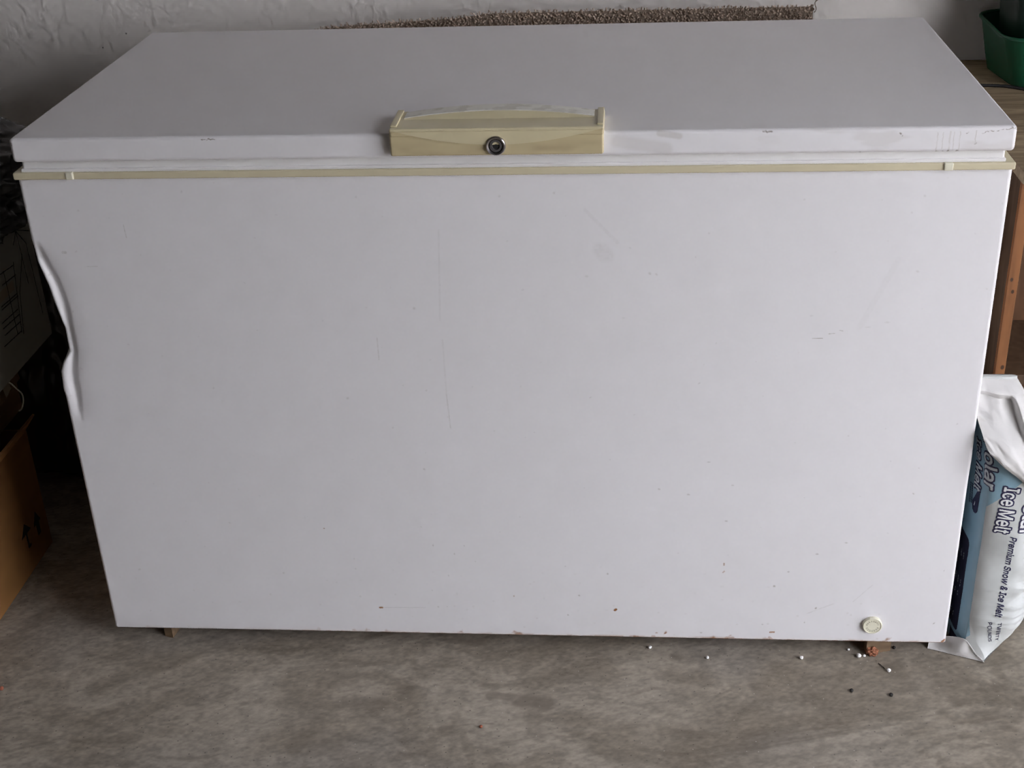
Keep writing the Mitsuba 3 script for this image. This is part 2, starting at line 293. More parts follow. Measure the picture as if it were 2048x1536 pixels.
def freezer_body():
    r = 0.005
    xs = np.unique(np.round(np.r_[np.arange(r, 0.07, 0.0011), np.arange(0.07, 0.2, 0.012), np.linspace(0.2, 2 * W2 - 0.12, 10), np.arange(2 * W2 - 0.12, 2 * W2 - r, 0.003), 2 * W2 - r], 5)) - W2
    ys = np.r_[np.arange(r, 0.12, 0.006), np.linspace(0.13, D - r, 8)]
    per = [(x, 0.0) for x in xs]
    ar = np.linspace(0, math.pi / 2, 6)[1:-1]
    per += [(W2 - r + r * math.sin(a), r - r * math.cos(a)) for a in ar]
    per += [(W2, y) for y in ys]
    per += [(W2 - r + r * math.cos(a), D - r + r * math.sin(a)) for a in ar]
    per += [(x, D) for x in np.linspace(W2 - r, -W2 + r, 8)]
    per += [(-W2 + r - r * math.sin(a), D - r + r * math.cos(a)) for a in ar]
    per += [(-W2, y) for y in ys[::-1]]
    per += [(-W2 + r - r * math.cos(a), r - r * math.sin(a)) for a in ar]
    per = np.array(per)
    rb = 0.003
    zz = np.unique(np.round(np.r_[ZB + rb, np.arange(0.05, 0.40, 0.008), np.arange(0.40, 0.76, 0.0022), 0.78, 0.80, ZT], 5))
    rows = [(ZB, rb), (ZB + 0.4 * rb, 0.35 * rb)] + [(z, 0.0) for z in zz]
    C = np.array([0, D / 2])
    V = []
    for z, ins in rows:
        q = C + (per - C) * (1 - ins / np.array([W2, D / 2]))
        V.append(np.c_[q, np.full(len(q), z)])
    V = np.array(V); x, y, z = V[..., 0].copy(), V[..., 1].copy(), V[..., 2]
    # the buckled left front edge
    ze = np.array([0.44, 0.47, 0.4823, 0.5123, 0.528, 0.5402, 0.546, 0.5834, 0.6322, 0.6546, 0.6917, 0.7189, 0.73])
    xe = np.array([0.0, 0.0, -0.0015, 0.001, 0.008, 0.0175, 0.0215, 0.0222, 0.0140, 0.0110, 0.0015, 0.0003, 0.0])
    E = np.interp(z, ze, xe)
    fade = lambda z: np.clip((z - 0.425) / 0.05, 0, 1) * np.clip((0.725 - z) / 0.03, 0, 1)
    xg = PchipInterpolator([0.40, 0.4642, 0.5081, 0.5528, 0.6169, 0.6649, 0.6995, 0.74], [0.0155, 0.0155, 0.017, 0.0258, 0.0262, 0.0195, 0.0085, 0.004])(z)
    left = np.maximum(x + W2, 0)
    onf = np.exp(-np.maximum(y, 0) / 0.05)
    x2 = x + E * np.exp(-left / 0.05) * onf
    e = x2 + W2
    y2 = y + (0.0052 * np.exp(-((e - xg - 0.0008) / 0.0062) ** 2) + 0.0015 * np.exp(-((e - xg - 0.004) / 0.016) ** 2)) * fade(z) * (y < 0.02)
    # the shallow dent by the right edge
    rr = np.exp(-((W2 - x) / 0.020) ** 2 - ((z - 0.372) / 0.022) ** 2) * (y < 0.02)
    y2 = y2 - 0.0022 * rr
    # sheet metal is never quite flat
    wv = meshkit.noise(np.stack([x * 2.2, z * 2.2, z * 0], -1), 3) - 0.5
    y2 = y2 + 0.0012 * wv * (y < 0.02) * np.clip(left / 0.1, 0, 1) * np.clip((W2 - x) / 0.1, 0, 1)
    V = np.stack([x2, y2, z], -1); n, m = V.shape[:2]
    F = grid_faces(n, m, True)
    base, top = len(V.reshape(-1, 3)), len(V.reshape(-1, 3)) + 1
    caps = [[base, (i + 1) % m, i] for i in range(m)] + [[top, (n - 1) * m + i, (n - 1) * m + (i + 1) % m] for i in range(m)]
    return trimesh.Trimesh(np.vstack([V.reshape(-1, 3), [[0, D / 2, ZB]], [[0, D / 2, ZT]]]), np.vstack([F, caps]), process=False)
part(fz, 'body', freezer_body(), 'body_paint', 'white painted steel body with rust along its bottom edge', smooth=35)
WL = 0.6766
def lid_mesh():
    return rbox(-WL, WL, -0.0118, D + 0.002, 0.8455, 0.880, 0.0055, 4)
part(fz, 'lid', lid_mesh(), 'lid_paint', 'white lid with chipped and stained front edge', smooth=30)
part(fz, 'lid_gasket', rbox(-0.6705, 0.6685, 0.0, D - 0.005, 0.818, 0.8462, 0.004, 3), 'liner_plastic', 'pale recessed band under the lid', smooth=30)
part(fz, 'lid_gasket', rbox(-0.6715, 0.6695, -0.003, 0.010, 0.8285, 0.8335, 0.0012, 2), 'liner_plastic')
part(fz, 'trim_strip', rbox(-0.602, 0.592, -0.006, 0.012, 0.8185, 0.8288, 0.0018, 3), 'trim_plastic', 'cream plastic trim strip', smooth=30)
for s, x0, x1 in ((-1, -W2 - 0.0025, -0.600), (1, 0.590, W2 + 0.0012)):
    m = cat(rbox(x0, x1, -0.0072, 0.012, 0.8188, 0.8292, 0.0022, 3), rbox(min(x0, x1) if s < 0 else x1 - 0.008, (x0 + 0.008) if s < 0 else x1, 0.0, 0.20, 0.8188, 0.8292, 0.0022, 3))
    part(fz, 'trim_corner', m, 'trim_plastic', smooth=30)
for x0, x1 in ((-0.6075, -0.596), (0.5895, 0.602)):
    part(fz, 'trim_clip', rbox(x0, x1, -0.0086, 0.0, 0.8186, 0.8296, 0.002, 3), 'cap_plastic', smooth=30)

# handle
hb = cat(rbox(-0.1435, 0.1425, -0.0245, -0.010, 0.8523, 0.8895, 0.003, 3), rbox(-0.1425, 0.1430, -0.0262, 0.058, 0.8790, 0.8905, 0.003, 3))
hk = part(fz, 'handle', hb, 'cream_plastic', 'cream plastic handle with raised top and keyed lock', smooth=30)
def crown(top):
    xs = np.linspace(-0.1285, 0.1295, 61); rows = []
    for x in xs:
        c = max(0.0, 1 - (x / 0.1300) ** 2)
        if top: rows.append([(x, 0.0195 + 0.0100 * c, 0.8912 + 0.0066 * c), (x, 0.0200 + 0.0102 * c, 0.8922 + 0.0068 * c), (x, 0.0470 + 0.0130 * c, 0.8920 + 0.0066 * c), (x, 0.0475 + 0.0130 * c, 0.8908 + 0.0060 * c)])
        else: rows.append([(x, 0.0175, 0.8890), (x, 0.0182, 0.8906), (x, 0.0190 + 0.0100 * c, 0.8914 + 0.0068 * c), (x, 0.0470 + 0.0120 * c, 0.8914 + 0.0064 * c), (x, 0.0500 + 0.0120 * c, 0.8890)])
    V = np.array(rows); n, m = V.shape[:2]
    F = grid_faces(n, m, True); k = n * m
    caps = [[0, i, i + 1] for i in range(1, m - 1)] + [[k - m, k - m + i + 1, k - m + i] for i in range(1, m - 1)]
    q = trimesh.Trimesh(V.reshape(-1, 3), np.vstack([F, caps]), process=False); trimesh.repair.fix_normals(q); return q
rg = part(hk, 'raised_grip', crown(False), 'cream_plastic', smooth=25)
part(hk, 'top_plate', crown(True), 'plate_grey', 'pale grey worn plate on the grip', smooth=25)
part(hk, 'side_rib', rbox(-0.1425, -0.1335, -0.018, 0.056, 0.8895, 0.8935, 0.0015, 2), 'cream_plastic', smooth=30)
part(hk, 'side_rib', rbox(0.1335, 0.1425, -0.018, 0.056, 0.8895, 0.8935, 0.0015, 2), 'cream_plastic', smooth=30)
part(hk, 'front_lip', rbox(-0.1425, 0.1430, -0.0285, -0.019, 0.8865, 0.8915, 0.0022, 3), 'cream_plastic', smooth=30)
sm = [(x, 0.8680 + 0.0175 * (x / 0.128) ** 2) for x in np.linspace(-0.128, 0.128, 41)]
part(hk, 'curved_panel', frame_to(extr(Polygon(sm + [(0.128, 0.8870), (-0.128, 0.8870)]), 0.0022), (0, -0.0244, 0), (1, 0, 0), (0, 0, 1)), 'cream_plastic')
lc = (-0.0005, -0.0240, 0.8666)
part(hk, 'lock_ring', lathe([(0.0095, 0), (0.0132, 0), (0.0135, 0.002), (0.0130, 0.0046), (0.0118, 0.0058), (0.0098, 0.0050), (0.0088, 0.0025), (0.0086, 0.0)], 40, lc), 'chrome', 'chrome lock ring', smooth=30)
part(hk, 'lock_core', lathe([(0.0, 0.0022), (0.0050, 0.0022), (0.0056, 0.0042), (0.0084, 0.0040), (0.0090, 0.0018), (0.0090, 0.0), (0, 0)], 32, lc), 'lock_dark', 'dark lock core', smooth=30)
part(hk, 'key_slot', lathe([(0.0, 0.0030), (0.0020, 0.0030), (0.0022, 0.0024), (0.0046, 0.0024), (0.0047, 0.0), (0, 0)], 24, lc), 'key_hole', 'black keyhole', smooth=30)
# drain cap
cc = (0.5625, 0.0005, 0.0665)
dc = part(fz, 'drain_cap', lathe([(0.0, 0.0062), (0.0130, 0.0062), (0.0133, 0.0070), (0.0143, 0.0070), (0.0150, 0.0062), (0.0152, 0.0), (0, 0)], 40, cc), 'cap_plastic', 'round cream drain cap', smooth=25)
marks = []
for a in list(np.linspace(0.35, 2.9, 8)) + list(np.linspace(3.6, 5.9, 7)):
    q = sbox(-0.0008, -0.0012, 0.0008, 0.0014).difference(sbox(-0.0003, -0.0003, 0.0009 if random.random() < 0.5 else 0.0004, 0.0006))
    m = extr(q, 0.0006); co, si = math.cos(a), math.sin(a)
    marks.append(frame_to(m, (cc[0] + 0.0092 * co, cc[1] - 0.0061, cc[2] + 0.0092 * si), (-si, 0, co), (co, 0, si), (0, -1, 0)))
part(dc, 'raised_marking', cat(*marks), 'cap_mark', kind='stuff')

# ------------------------------------------------------------------ wood shims under the freezer
k = thing('wood_shim', 'brown wood block with split orange end under the freezer below the drain cap', 'wood block')
v = np.array([(0.5595, 0.006), (0.600, 0.017), (0.604, 0.55), (0.552, 0.55)])
def wedge(v, z): return extr(Polygon(v), z)
part(k, 'block', wedge(v, 0.0298), 'shim_wood')
rag = trimesh.creation.icosphere(subdivisions=3, radius=1.0); n3 = meshkit.fbm(rag.vertices * 2.6, 4, 5)[:, None]
rag.vertices = rag.vertices * (0.35 + 1.3 * n3) * [0.0098, 0.0070, 0.0085] + [0.5690, 0.0065, 0.0065]; rag.vertices[:, 2] = np.maximum(rag.vertices[:, 2], 0.0004)
part(k, 'split_end', rag, 'split_wood', 'rough orange split end', smooth=True)
k = thing('wood_shim', 'dark wood shim poking out from under the left end of the freezer', 'wood block')
part(k, 'block', wedge(np.array([(-0.605, 0.018), (-0.590, 0.0135), (-0.52, 0.55), (-0.545, 0.56)]), 0.0298), 'shim_wood')

# ------------------------------------------------------------------ carpet remnant behind the freezer
ck = thing('carpet_remnant', 'brown speckled carpet remnant standing between the freezer and wall', 'carpet')
ctop = PchipInterpolator([-0.60, -0.42, -0.381, -0.241, -0.149, -0.057, 0.124, 0.505], [0.80, 0.851, 0.8600, 0.8685, 0.8725, 0.8810, 0.8810, 0.8810])
YC = 0.706
def slab():
    xs = np.linspace(-0.60, 0.502, 80); z0 = 0.0
    A = np.array([[(x, YC + 0.004, z0), (x, YC + 0.004, ctop(x) - 0.002), (x, YC + 0.013, ctop(x) - 0.002), (x, YC + 0.013, z0)] for x in xs])
    n, m = A.shape[:2]; F = grid_faces(n, m, True); kk = n * m
    q = trimesh.Trimesh(A.reshape(-1, 3), np.vstack([F, [[0, 1, 2], [0, 2, 3], [kk - 4, kk - 2, kk - 3], [kk - 4, kk - 1, kk - 2]]]), process=False)
    trimesh.repair.fix_normals(q); return q
part(ck, 'backing', slab(), 'carpet_backing')
tv, tf = [], []
for x in np.arange(-0.5, 0.504, 0.0036):
    zt = float(ctop(min(x, 0.505)))
    for z in np.arange(zt - 0.055, zt + 0.001, 0.0036):
        o = np.array([x + rng.normal(0, 0.0012), YC + 0.005, z + rng.normal(0, 0.0012)])
        dd = np.array([rng.normal(0, 0.45), -1.0, rng.normal(0.25, 0.45)])
        if z > zt - 0.004: dd[2] += 0.7
        dd = dd / np.linalg.norm(dd) * rng.uniform(0.005, 0.0085)
        a = np.cross(dd, [0.3, 0.1, 0.9]); a /= np.linalg.norm(a); b = np.cross(dd, a); b /= np.linalg.norm(b)
        i0 = len(tv)
        for h, r in ((0, 0.0013), (0.75, 0.0017)):
            for c, s in ((1, 0), (-0.5, 0.87), (-0.5, -0.87)): tv.append(o + dd * h + r * (c * a + s * b))
        tv.append(o + dd)
        for j in range(3):
            j2 = (j + 1) % 3
            tf += [[i0 + j, i0 + j2, i0 + 3 + j2], [i0 + j, i0 + 3 + j2, i0 + 3 + j], [i0 + 3 + j, i0 + 3 + j2, i0 + 6]]
part(ck, 'pile', trimesh.Trimesh(np.array(tv), np.array(tf), process=False), 'carpet_pile', 'short looped pile', kind='stuff')
part(ck, 'loose_thread', tube([(0.503, YC - 0.002, 0.872), (0.5055, YC - 0.004, 0.880), (0.5035, YC - 0.003, 0.886), (0.508, YC - 0.004, 0.894)], 0.0009, 6, 16), 'carpet_backing')

# ------------------------------------------------------------------ wooden cabinet on the right
wc = thing('wooden_cabinet', 'brown wooden open shelf cabinet with tan top right of the freezer', 'cabinet')
CX0, CX1, CY0, CY1 = 0.752, 1.75, 0.192, 0.83
part(wc, 'top_board', rbox(CX0 - 0.002, CX1, CY0 - 0.012, CY1, 0.732, 0.750, 0.002, 2), 'bench_top_wood', 'worn tan top board', smooth=30)
sp = part(wc, 'side_panel', rbox(CX0 + 0.002, CX0 + 0.014, CY0 + 0.010, CY1 - 0.005, 0.0, 0.732, 0.001, 2), 'dark_wood')
part(wc, 'edge_strip', rbox(CX0 + 0.001, CX0 + 0.0165, CY0, CY0 + 0.0105, 0.0, 0.732, 0.001, 2), 'pine_edge', 'orange pine front strip with knots')
part(wc, 'side_panel', rbox(CX1 - 0.02, CX1 - 0.004, CY0, CY1 - 0.005, 0.0, 0.732, 0.001, 2), 'dark_wood')
part(wc, 'back_panel', rbox(CX0 + 0.014, CX1 - 0.02, 0.42, 0.432, 0.0, 0.732, 0.001, 2), 'brown_board', 'reddish brown inner panel')
part(wc, 'shelf', rbox(CX0 + 0.0145, CX1 - 0.0205, CY0 + 0.02, 0.42, 0.385, 0.402, 0.001, 2), 'dark_wood')
part(wc, 'shelf', rbox(CX0 + 0.0145, CX1 - 0.0205, CY0 + 0.02, 0.42, 0.05, 0.067, 0.001, 2), 'dark_wood')

# green tubs, one nested in the other, and a cable
def rrect(x0, x1, y0, y1, r, n=6):
    pts = []
    for cx, cy, a0 in ((x1 - r, y1 - r, 0), (x0 + r, y1 - r, 90), (x0 + r, y0 + r, 180), (x1 - r, y0 + r, 270)):
        for a in np.linspace(0, 90, n + 1): pts.append((cx + r * math.cos(math.radians(a0 + a)), cy + r * math.sin(math.radians(a0 + a))))
    return np.array(pts)
def loft(rings):
    V = np.array([np.c_[q, np.full(len(q), z)] for q, z in rings]); n, m = V.shape[:2]
    F = grid_faces(n, m, True); k = n * m
    c0, c1 = V[0].mean(0), V[-1].mean(0)
    caps = [[k, (i + 1) % m, i] for i in range(m)] + [[k + 1, (n - 1) * m + i, (n - 1) * m + (i + 1) % m] for i in range(m)]
    q = trimesh.Trimesh(np.vstack([V.reshape(-1, 3), [c0], [c1]]), np.vstack([F, caps]), process=False); trimesh.repair.fix_normals(q); return q
def slant(q, e):
    q = q.copy(); q[:, 0] -= 0.115 * np.clip(1 - e / 0.03, -0.2, 1) * (q[:, 1] - 0.622); q[:, 1] += 0.26 * np.maximum(q[:, 0] - 0.84, 0) * np.clip((0.80 - q[:, 1]) / 0.18, 0, 1); return q
def rr(e, z): return (slant(rrect(0.848 - 1.15 * e, 1.20 + e, 0.622 - e, 0.795 + min(e, 0.032), 0.035 + 0.3 * e), e), z)
tb = thing('storage_tub', 'green plastic tub with rolled rim standing on the tan cabinet top', 'tub')
part(tb, 'tub_body', loft([rr(0.0, 0.7505), rr(0.008, 0.775), rr(0.027, 0.838), rr(0.024, 0.840), rr(0.004, 0.775), rr(-0.003, 0.755)]), 'tub_green', smooth=30)
rim = rr(0.030, 0.841)[0]; P3 = np.c_[rim, np.full(len(rim), 0.841)]
part(tb, 'rim', tube(np.vstack([P3, P3[:2]]), 0.0035, 8), 'tub_green', smooth=30)
def rr2(e, z): return (slant(rrect(0.853 - e, 1.182 + e, 0.638 - e, 0.782 + min(e, 0.04), 0.045 + 0.3 * e), e), z)
t2 = thing('storage_tub', 'darker green tub standing inside the lower green tub, cut by the picture edge', 'tub')
part(t2, 'tub_body', loft([rr2(-0.008, 0.7555), rr2(-0.004, 0.762), rr2(0.010, 0.90), rr2(0.024, 1.165), rr2(0.020, 1.166), rr2(0.006, 0.90), rr2(-0.009, 0.77)]), 'tub_dark_green', smooth=30)  # extra height above the view is added so the tub shades the wall
rim = rr2(0.026, 1.165)[0]; P3 = np.c_[rim, np.full(len(rim), 1.165)]
part(t2, 'rim', tube(np.vstack([P3, P3[:2]]), 0.004, 8), 'tub_dark_green', smooth=30)
solo('cable', 'thin black cable lying on the tan cabinet top before the green tubs', 'cable', tube([(0.757, 0.655, 0.7529), (0.80, 0.641, 0.7529), (0.832, 0.634, 0.7529), (0.862, 0.612, 0.7529), (0.95, 0.585, 0.7529), (1.10, 0.59, 0.7529), (1.3, 0.56, 0.7529)], 0.0027, 8, 60), 'cable_black', smooth=True)

# ------------------------------------------------------------------ ice melt bag
bg = thing('ice_melt_bag', 'blue and white ice melt bag with folded top between freezer and cabinet', 'bag')
ctl = np.array([(0.7115, 0.0010), (0.7160, -0.0035), (0.738, -0.012), (0.772, -0.012), (0.803, 0.018), (0.822, 0.060), (0.826, 0.075), (0.824, 0.090), (0.822, 0.14), (0.800, 0.172), (0.76, 0.180), (0.72, 0.176), (0.703, 0.155), (0.6995, 0.10), (0.7030, 0.04), (0.7085, 0.008)])
tt = np.r_[0, np.cumsum(np.linalg.norm(np.diff(np.vstack([ctl, ctl[:1]]), axis=0), axis=1))]
SP = CubicSpline(tt, np.vstack([ctl, ctl[:1]]), bc_type='periodic'); SL = tt[-1]; SB = tt[6]
def bag_point(s, z):
    """A point of the bag's surface: s metres round it from its front left edge, at height z."""
    s, z = np.broadcast_arrays(np.asarray(s, float), np.asarray(z, float))
    q = SP(np.mod(s, SL)); x, y = q[..., 0], q[..., 1]
    sm = np.where(s > SL / 2, s - SL, s)
    # bulge, creases and the gathered wrinkles of the narrow side
    c = np.array([0.762, 0.085]); n = np.stack([x - c[0], y - c[1]], -1); n /= np.linalg.norm(n, axis=-1, keepdims=True)
    side = np.exp(-((sm - SB * 0.55) / 0.06) ** 2)
    wr = (meshkit.fbm(np.stack([sm * 11, z * 62 + sm * 22 * (sm - 0.05) * 4, sm * 0], -1), 3, 4) - 0.5) * 0.017 * side * np.clip((0.20 - z) / 0.08, 0.12, 1) * np.clip(z / 0.03, 0, 1)
    cr = (meshkit.fbm(np.stack([sm * 22, z * 22, sm * 0 + 3], -1), 3, 8) - 0.5) * 0.005
    cr = cr * np.where((sm < 0.0) & (sm > -0.2), 0.5, 1.0)
    x, y = x + n[..., 0] * (wr + cr), y + n[..., 1] * (wr + cr)
    k = np.clip((z - 0.33) / 0.15, 0, 1); k = k * k * (3 - 2 * k)
    y = y * (1 - k) + (0.048 + (y - 0.085) * 0.05) * k
    x = x * (1 - k) + (0.688 + (x - 0.70) * 0.43) * k
    lo = np.clip((0.035 - z) / 0.035, 0, 1) ** 1.3
    tip = lo * np.exp(-(sm / 0.022) ** 2)
    x, y = x + (0.742 - x) * tip, y + (-0.008 - y) * tip
    g = np.clip(1 - z / 0.085, 0, 1) ** 1.4 * ((sm > 0) & (sm < SB)); f = np.clip(sm / SB, 0, 1)
    x, y = x + (0.742 + 0.088 * f - x) * g, y + (-0.008 + 0.112 * f - y) * g
    back = np.clip(1 - z / 0.085, 0, 1) ** 1.4 * np.clip(1 - (sm - SB) / 0.06, 0, 1) * (sm >= SB)
    y = y + np.maximum(0.104 - y, 0) * back; x = x + (0.830 - x) * back * (y < 0.14)
    return np.stack([x, np.asarray(y), z], -1)
def on_bag(mesh, s0, z0, off, turn=0.0, size=0.0025):
    """Lays flat lettering on the bag, reading downwards with its top to the right."""
    v, f = trimesh.remesh.subdivide_to_size(mesh.vertices, mesh.faces, size)
    co, si = math.cos(turn), math.sin(turn); X, Y = v[:, 0] * co - v[:, 1] * si, v[:, 0] * si + v[:, 1] * co
    s, z = s0 + Y, np.maximum(z0 - X, 0.003)
    p = bag_point(s, z); e = 0.001
    n = np.cross(bag_point(s + e, z) - bag_point(s - e, z), bag_point(s, z + e) - bag_point(s, z - e)); n /= np.linalg.norm(n, axis=1, keepdims=True)
    m = trimesh.Trimesh(p + n * (off + v[:, 2:3]), f, process=False); trimesh.repair.fix_normals(m); return m
def bag_body():
    s = np.linspace(0, SL, 261)[:-1]; z = np.r_[0.0015, np.linspace(0.006, 0.486, 200)]
    Z, S = np.meshgrid(z, s, indexing='ij'); V = bag_point(S, Z); n, m = V.shape[:2]; k = n * m
    F = grid_faces(n, m, True); c0, c1 = V[0].mean(0), V[-1].mean(0)
    caps = [[k, (i + 1) % m, i] for i in range(m)] + [[k + 1, (n - 1) * m + i, (n - 1) * m + (i + 1) % m] for i in range(m)]
    sm = np.where(S > SL / 2, S - SL, S)
    uv = np.vstack([np.c_[sm.ravel(), Z.ravel()], [[0, 0]], [[0, 0.5]]])
    return trimesh.Trimesh(np.vstack([V.reshape(-1, 3), [c0], [c1]]), np.vstack([F, caps]), process=False), uv
def bagcol(p, n, uv):
    s, z = uv.x, uv.y
    blue = mix((0.20, 0.335, 0.42), (0.27, 0.41, 0.49), fbm(s * 40, z * 30))
    grey = mix((0.55, 0.57, 0.57), (0.46, 0.475, 0.47), fbm(s * 50, z * 50, 2.0))
    # the white narrow side meets the blue along a line that curves away at the top
    line = 0.001 + dr.maximum(z - 0.29, 0) * 0.9 - 0.020 * smoothstep(0.05, 0.0, z)
    c = dr.select((s > line) & (s < SB - 0.012), grey, blue)
    q = dr.maximum(dr.abs(s + 0.115) - 0.085 + 0.010, 0); w = dr.maximum(dr.abs(z - 0.118) - 0.088 + 0.010, 0)
    navy = dr.sqrt(q * q + w * w) < 0.010
    c = dr.select(navy & (s < 0), mi.Color3f(0.020, 0.020, 0.040), c)
    low = (z < 0.022) & (s < -0.004) & (s > -0.06)
    c = dr.select(low, mi.Color3f(0.020, 0.020, 0.055), c)
    return dr.select(z > 0.435, grey, c)
P('bag_print', proc(bagcol), 0.38, 0.5)
bm, buv = bag_body()
scene[bg + '__sack'] = ply(bm, 'bag_print', smooth=True, uv=buv)
def shear(m, k): m = m.copy(); m.vertices[:, 0] += m.vertices[:, 1] * k; return m
def stretch(m, length):
    m = m.copy(); w = m.bounds[1][0] - m.bounds[0][0]; m.vertices[:, 0] = (m.vertices[:, 0] - m.bounds[0][0]) * length / w; return m
tx = meshkit.text_mesh
def logo(word, h, length, s0, z0, turn, name, fill):
    big = stretch(tx(word, h, 0.0002, True), length)
    # heavy outline: the letters' own shape swollen by a line's width
    from shapely import affinity
    m = stretch(tx(word, h, 0.0002, True), length)
    sil = unary_union([Polygon(m.vertices[t][:, :2]).buffer(0) for t in m.faces if abs(np.cross(m.vertices[t[1]] - m.vertices[t[0]], m.vertices[t[2]] - m.vertices[t[0]])[2]) > 1e-12])
    part(bg, name + '_outline', on_bag(extr(sil.buffer(0.0021).simplify(0.0002), 0.0002), s0, z0, 0.0004, turn), 'ink_navy')
    part(bg, name + '_fill', on_bag(extr(sil.buffer(-0.0001).simplify(0.0002), 0.0002), s0, z0, 0.0009, turn), fill)
logo('Ice Melt', 0.0205, 0.080, 0.023, 0.331, -0.06, 'logo_word', 'ink_white')
logo('Polar', 0.0225, 0.074, 0.054, 0.322, -0.02, 'logo_word', 'ink_white')
logo('Ice Melt', 0.024, 0.084, -0.050, 0.382, 0.10, 'logo_word', 'ink_fill')
logo('Polar', 0.024, 0.074, -0.014, 0.394, 0.04, 'logo_word', 'ink_fill')
part(bg, 'slogan', on_bag(shear(stretch(tx('Premium Snow & Ice Melt', 0.0095, 0.0002, True), 0.150), 0.28), 0.041, 0.246, 0.0005, -0.02), 'ink_navy')
part(bg, 'weight_print', on_bag(stretch(tx('TWENTY', 0.0062, 0.0002), 0.046), 0.0430, 0.083, 0.0005), 'ink_navy')
part(bg, 'weight_print', on_bag(stretch(tx('POUNDS', 0.0062, 0.0002), 0.046), 0.0290, 0.083, 0.0005), 'ink_navy')
# the dark scoop under the blue panel's lettering
sc = unary_union([Point(0.0, 0).buffer(0.012), Polygon([(-0.004, -0.010), (-0.030, 0.004), (-0.028, 0.012), (0.004, 0.011)])])
part(bg, 'scoop_emblem', on_bag(extr(sc, 0.0002), -0.030, 0.272, 0.0005, 0.0), 'ink_navy')
part(bg, 'scoop_highlight', on_bag(extr(Polygon([(-0.007, -0.001), (0.001, -0.003), (0.001, -0.001), (-0.006, 0.001)]), 0.0002), -0.030, 0.272, 0.0009, 0.0), 'ink_fill')
rows = []
for zz, ss, n in ((0.175, -0.045, 3), (0.125, -0.043, 3), (0.098, -0.050, 2), (0.055, -0.055, 2)):
    for j in range(n):
        for a in range(3): rows.append(on_bag(extr(sbox(0, 0, 0.0032, 0.0012), 0.0001), ss - 0.012 * a, zz - 0.005 * j, 0.0005))
part(bg, 'fine_print', cat(*rows), 'ink_fill', kind='stuff')
rows = []
for j, (a, b) in enumerate(((0.345, -0.083), (0.300, -0.052), (0.297, -0.060))):
    for q in range(9 if j else 14): rows.append(on_bag(extr(sbox(0, 0, 0.0026, 0.004), 0.0001), b + 0.0006 * q, a - 0.0038 * q, 0.0005))
part(bg, 'fine_print', cat(*rows), 'ink_navy', kind='stuff')

def lerp(a, b, t): return np.asarray(a)[None] * (1 - t[:, None]) + np.asarray(b)[None] * t[:, None]
def top_flap():
    n = 44; t = np.linspace(0, 1, n)
    keyl = CubicSpline([0, 0.16, 0.62, 0.80, 1.0], [(0.684, 0.050, 0.486), (0.684, 0.030, 0.478), (0.6855, -0.004, 0.428), (0.692, -0.016, 0.408), (0.7005, -0.022, 0.392)])(t)
    keyr = CubicSpline([0, 0.16, 0.62, 0.80, 1.0], [(0.7405, 0.050, 0.4855), (0.752, 0.036, 0.468), (0.782, -0.004, 0.392), (0.795, -0.018, 0.345), (0.806, -0.020, 0.298)])(t)
    G = np.array([lerp(keyl[i], keyr[i], t) for i in range(n)])
    b, a = np.meshgrid(t, t, indexing='ij')
    bulge = 0.012 * np.sin(math.pi * a) * np.sin(math.pi * np.clip(b, 0, 1)) ** 0.8
    ss = lambda x, e0, e1: np.clip((x - e0) / (e1 - e0), 0, 1)
    pocket = ss(b, 0.20, 0.30) * (1 - ss(b, 0.55, 0.66)) * (1 - ss(a + 0.25 * (b - 0.4) ** 2, 0.66, 0.72))
    cr = (meshkit.fbm(np.stack([a * 3.2 + b * 1.3, b * 4.5 - a, a * 0], -1), 3, 21) - 0.5)
    lines = np.abs(meshkit.noise(np.stack([a * 3 - b * 2, b * 5 + a * 2, a * 0 + 2], -1), 5) - 0.5)
    dep = -bulge + 0.020 * pocket + 0.012 * cr - 0.010 * (0.3 - lines)
    G[..., 1] += dep * np.clip(b * 6, 0.2, 1)
    return sheet(G, 0.0007)
part(bg, 'folded_top', top_flap(), 'paper_white', 'white paper top folded down', smooth=40)
def bottom_flap():
    t = np.linspace(0, 1, 24)
    lowr = CubicSpline([0, 0.5, 1], [(0.660, 0.0235, 0.0012), (0.703, 0.007, 0.0012), (0.7425, -0.0085, 0.0012)])(t)
    up = CubicSpline([0, 0.25, 0.5, 0.75, 1], [(0.664, 0.034, 0.016), (0.685, 0.022, 0.028), (0.706, 0.002, 0.040), (0.718, -0.003, 0.030), (0.738, -0.006, 0.006)])(t)
    G = np.array([lerp(lowr[i], up[i], t) for i in range(24)])
    G[..., 1] += 0.006 * np.sin(math.pi * t)[None, :] * np.sin(3.2 * math.pi * t)[:, None] * 0.6
    return sheet(G, 0.0007)
part(bg, 'bottom_flap', bottom_flap(), 'paper_white', 'white folded bottom flap', smooth=40)

# ------------------------------------------------------------------ boxes and bag on the left
def open_carton(x0, x1, y0, y1, z0, z1, t=0.004):
    outer = [rbox(x1 - t, x1, y0, y1, z0, z1, 0.001, 1), rbox(x0, x0 + t, y0, y1, z0, z1, 0.001, 1), rbox(x0 + t, x1 - t, y0, y0 + t, z0, z1, 0.001, 1), rbox(x0 + t, x1 - t, y1 - t, y1, z0, z1, 0.001, 1), rbox(x0, x1, y0, y1, z0, z0 + t, 0.001, 1)]
    return cat(*outer)
def plane_flap(pts, t=0.004):
    P4 = np.asarray(pts, float); u = np.linspace(0, 1, 8)
    G = np.array([lerp(lerp(P4[0], P4[1], u)[i], lerp(P4[3], P4[2], u)[i], u) for i in range(8)])
    return sheet(G, t)
bx = thing('cardboard_box', 'brown cardboard box with printed marks on the floor left of the freezer', 'cardboard box')
X1 = -0.910
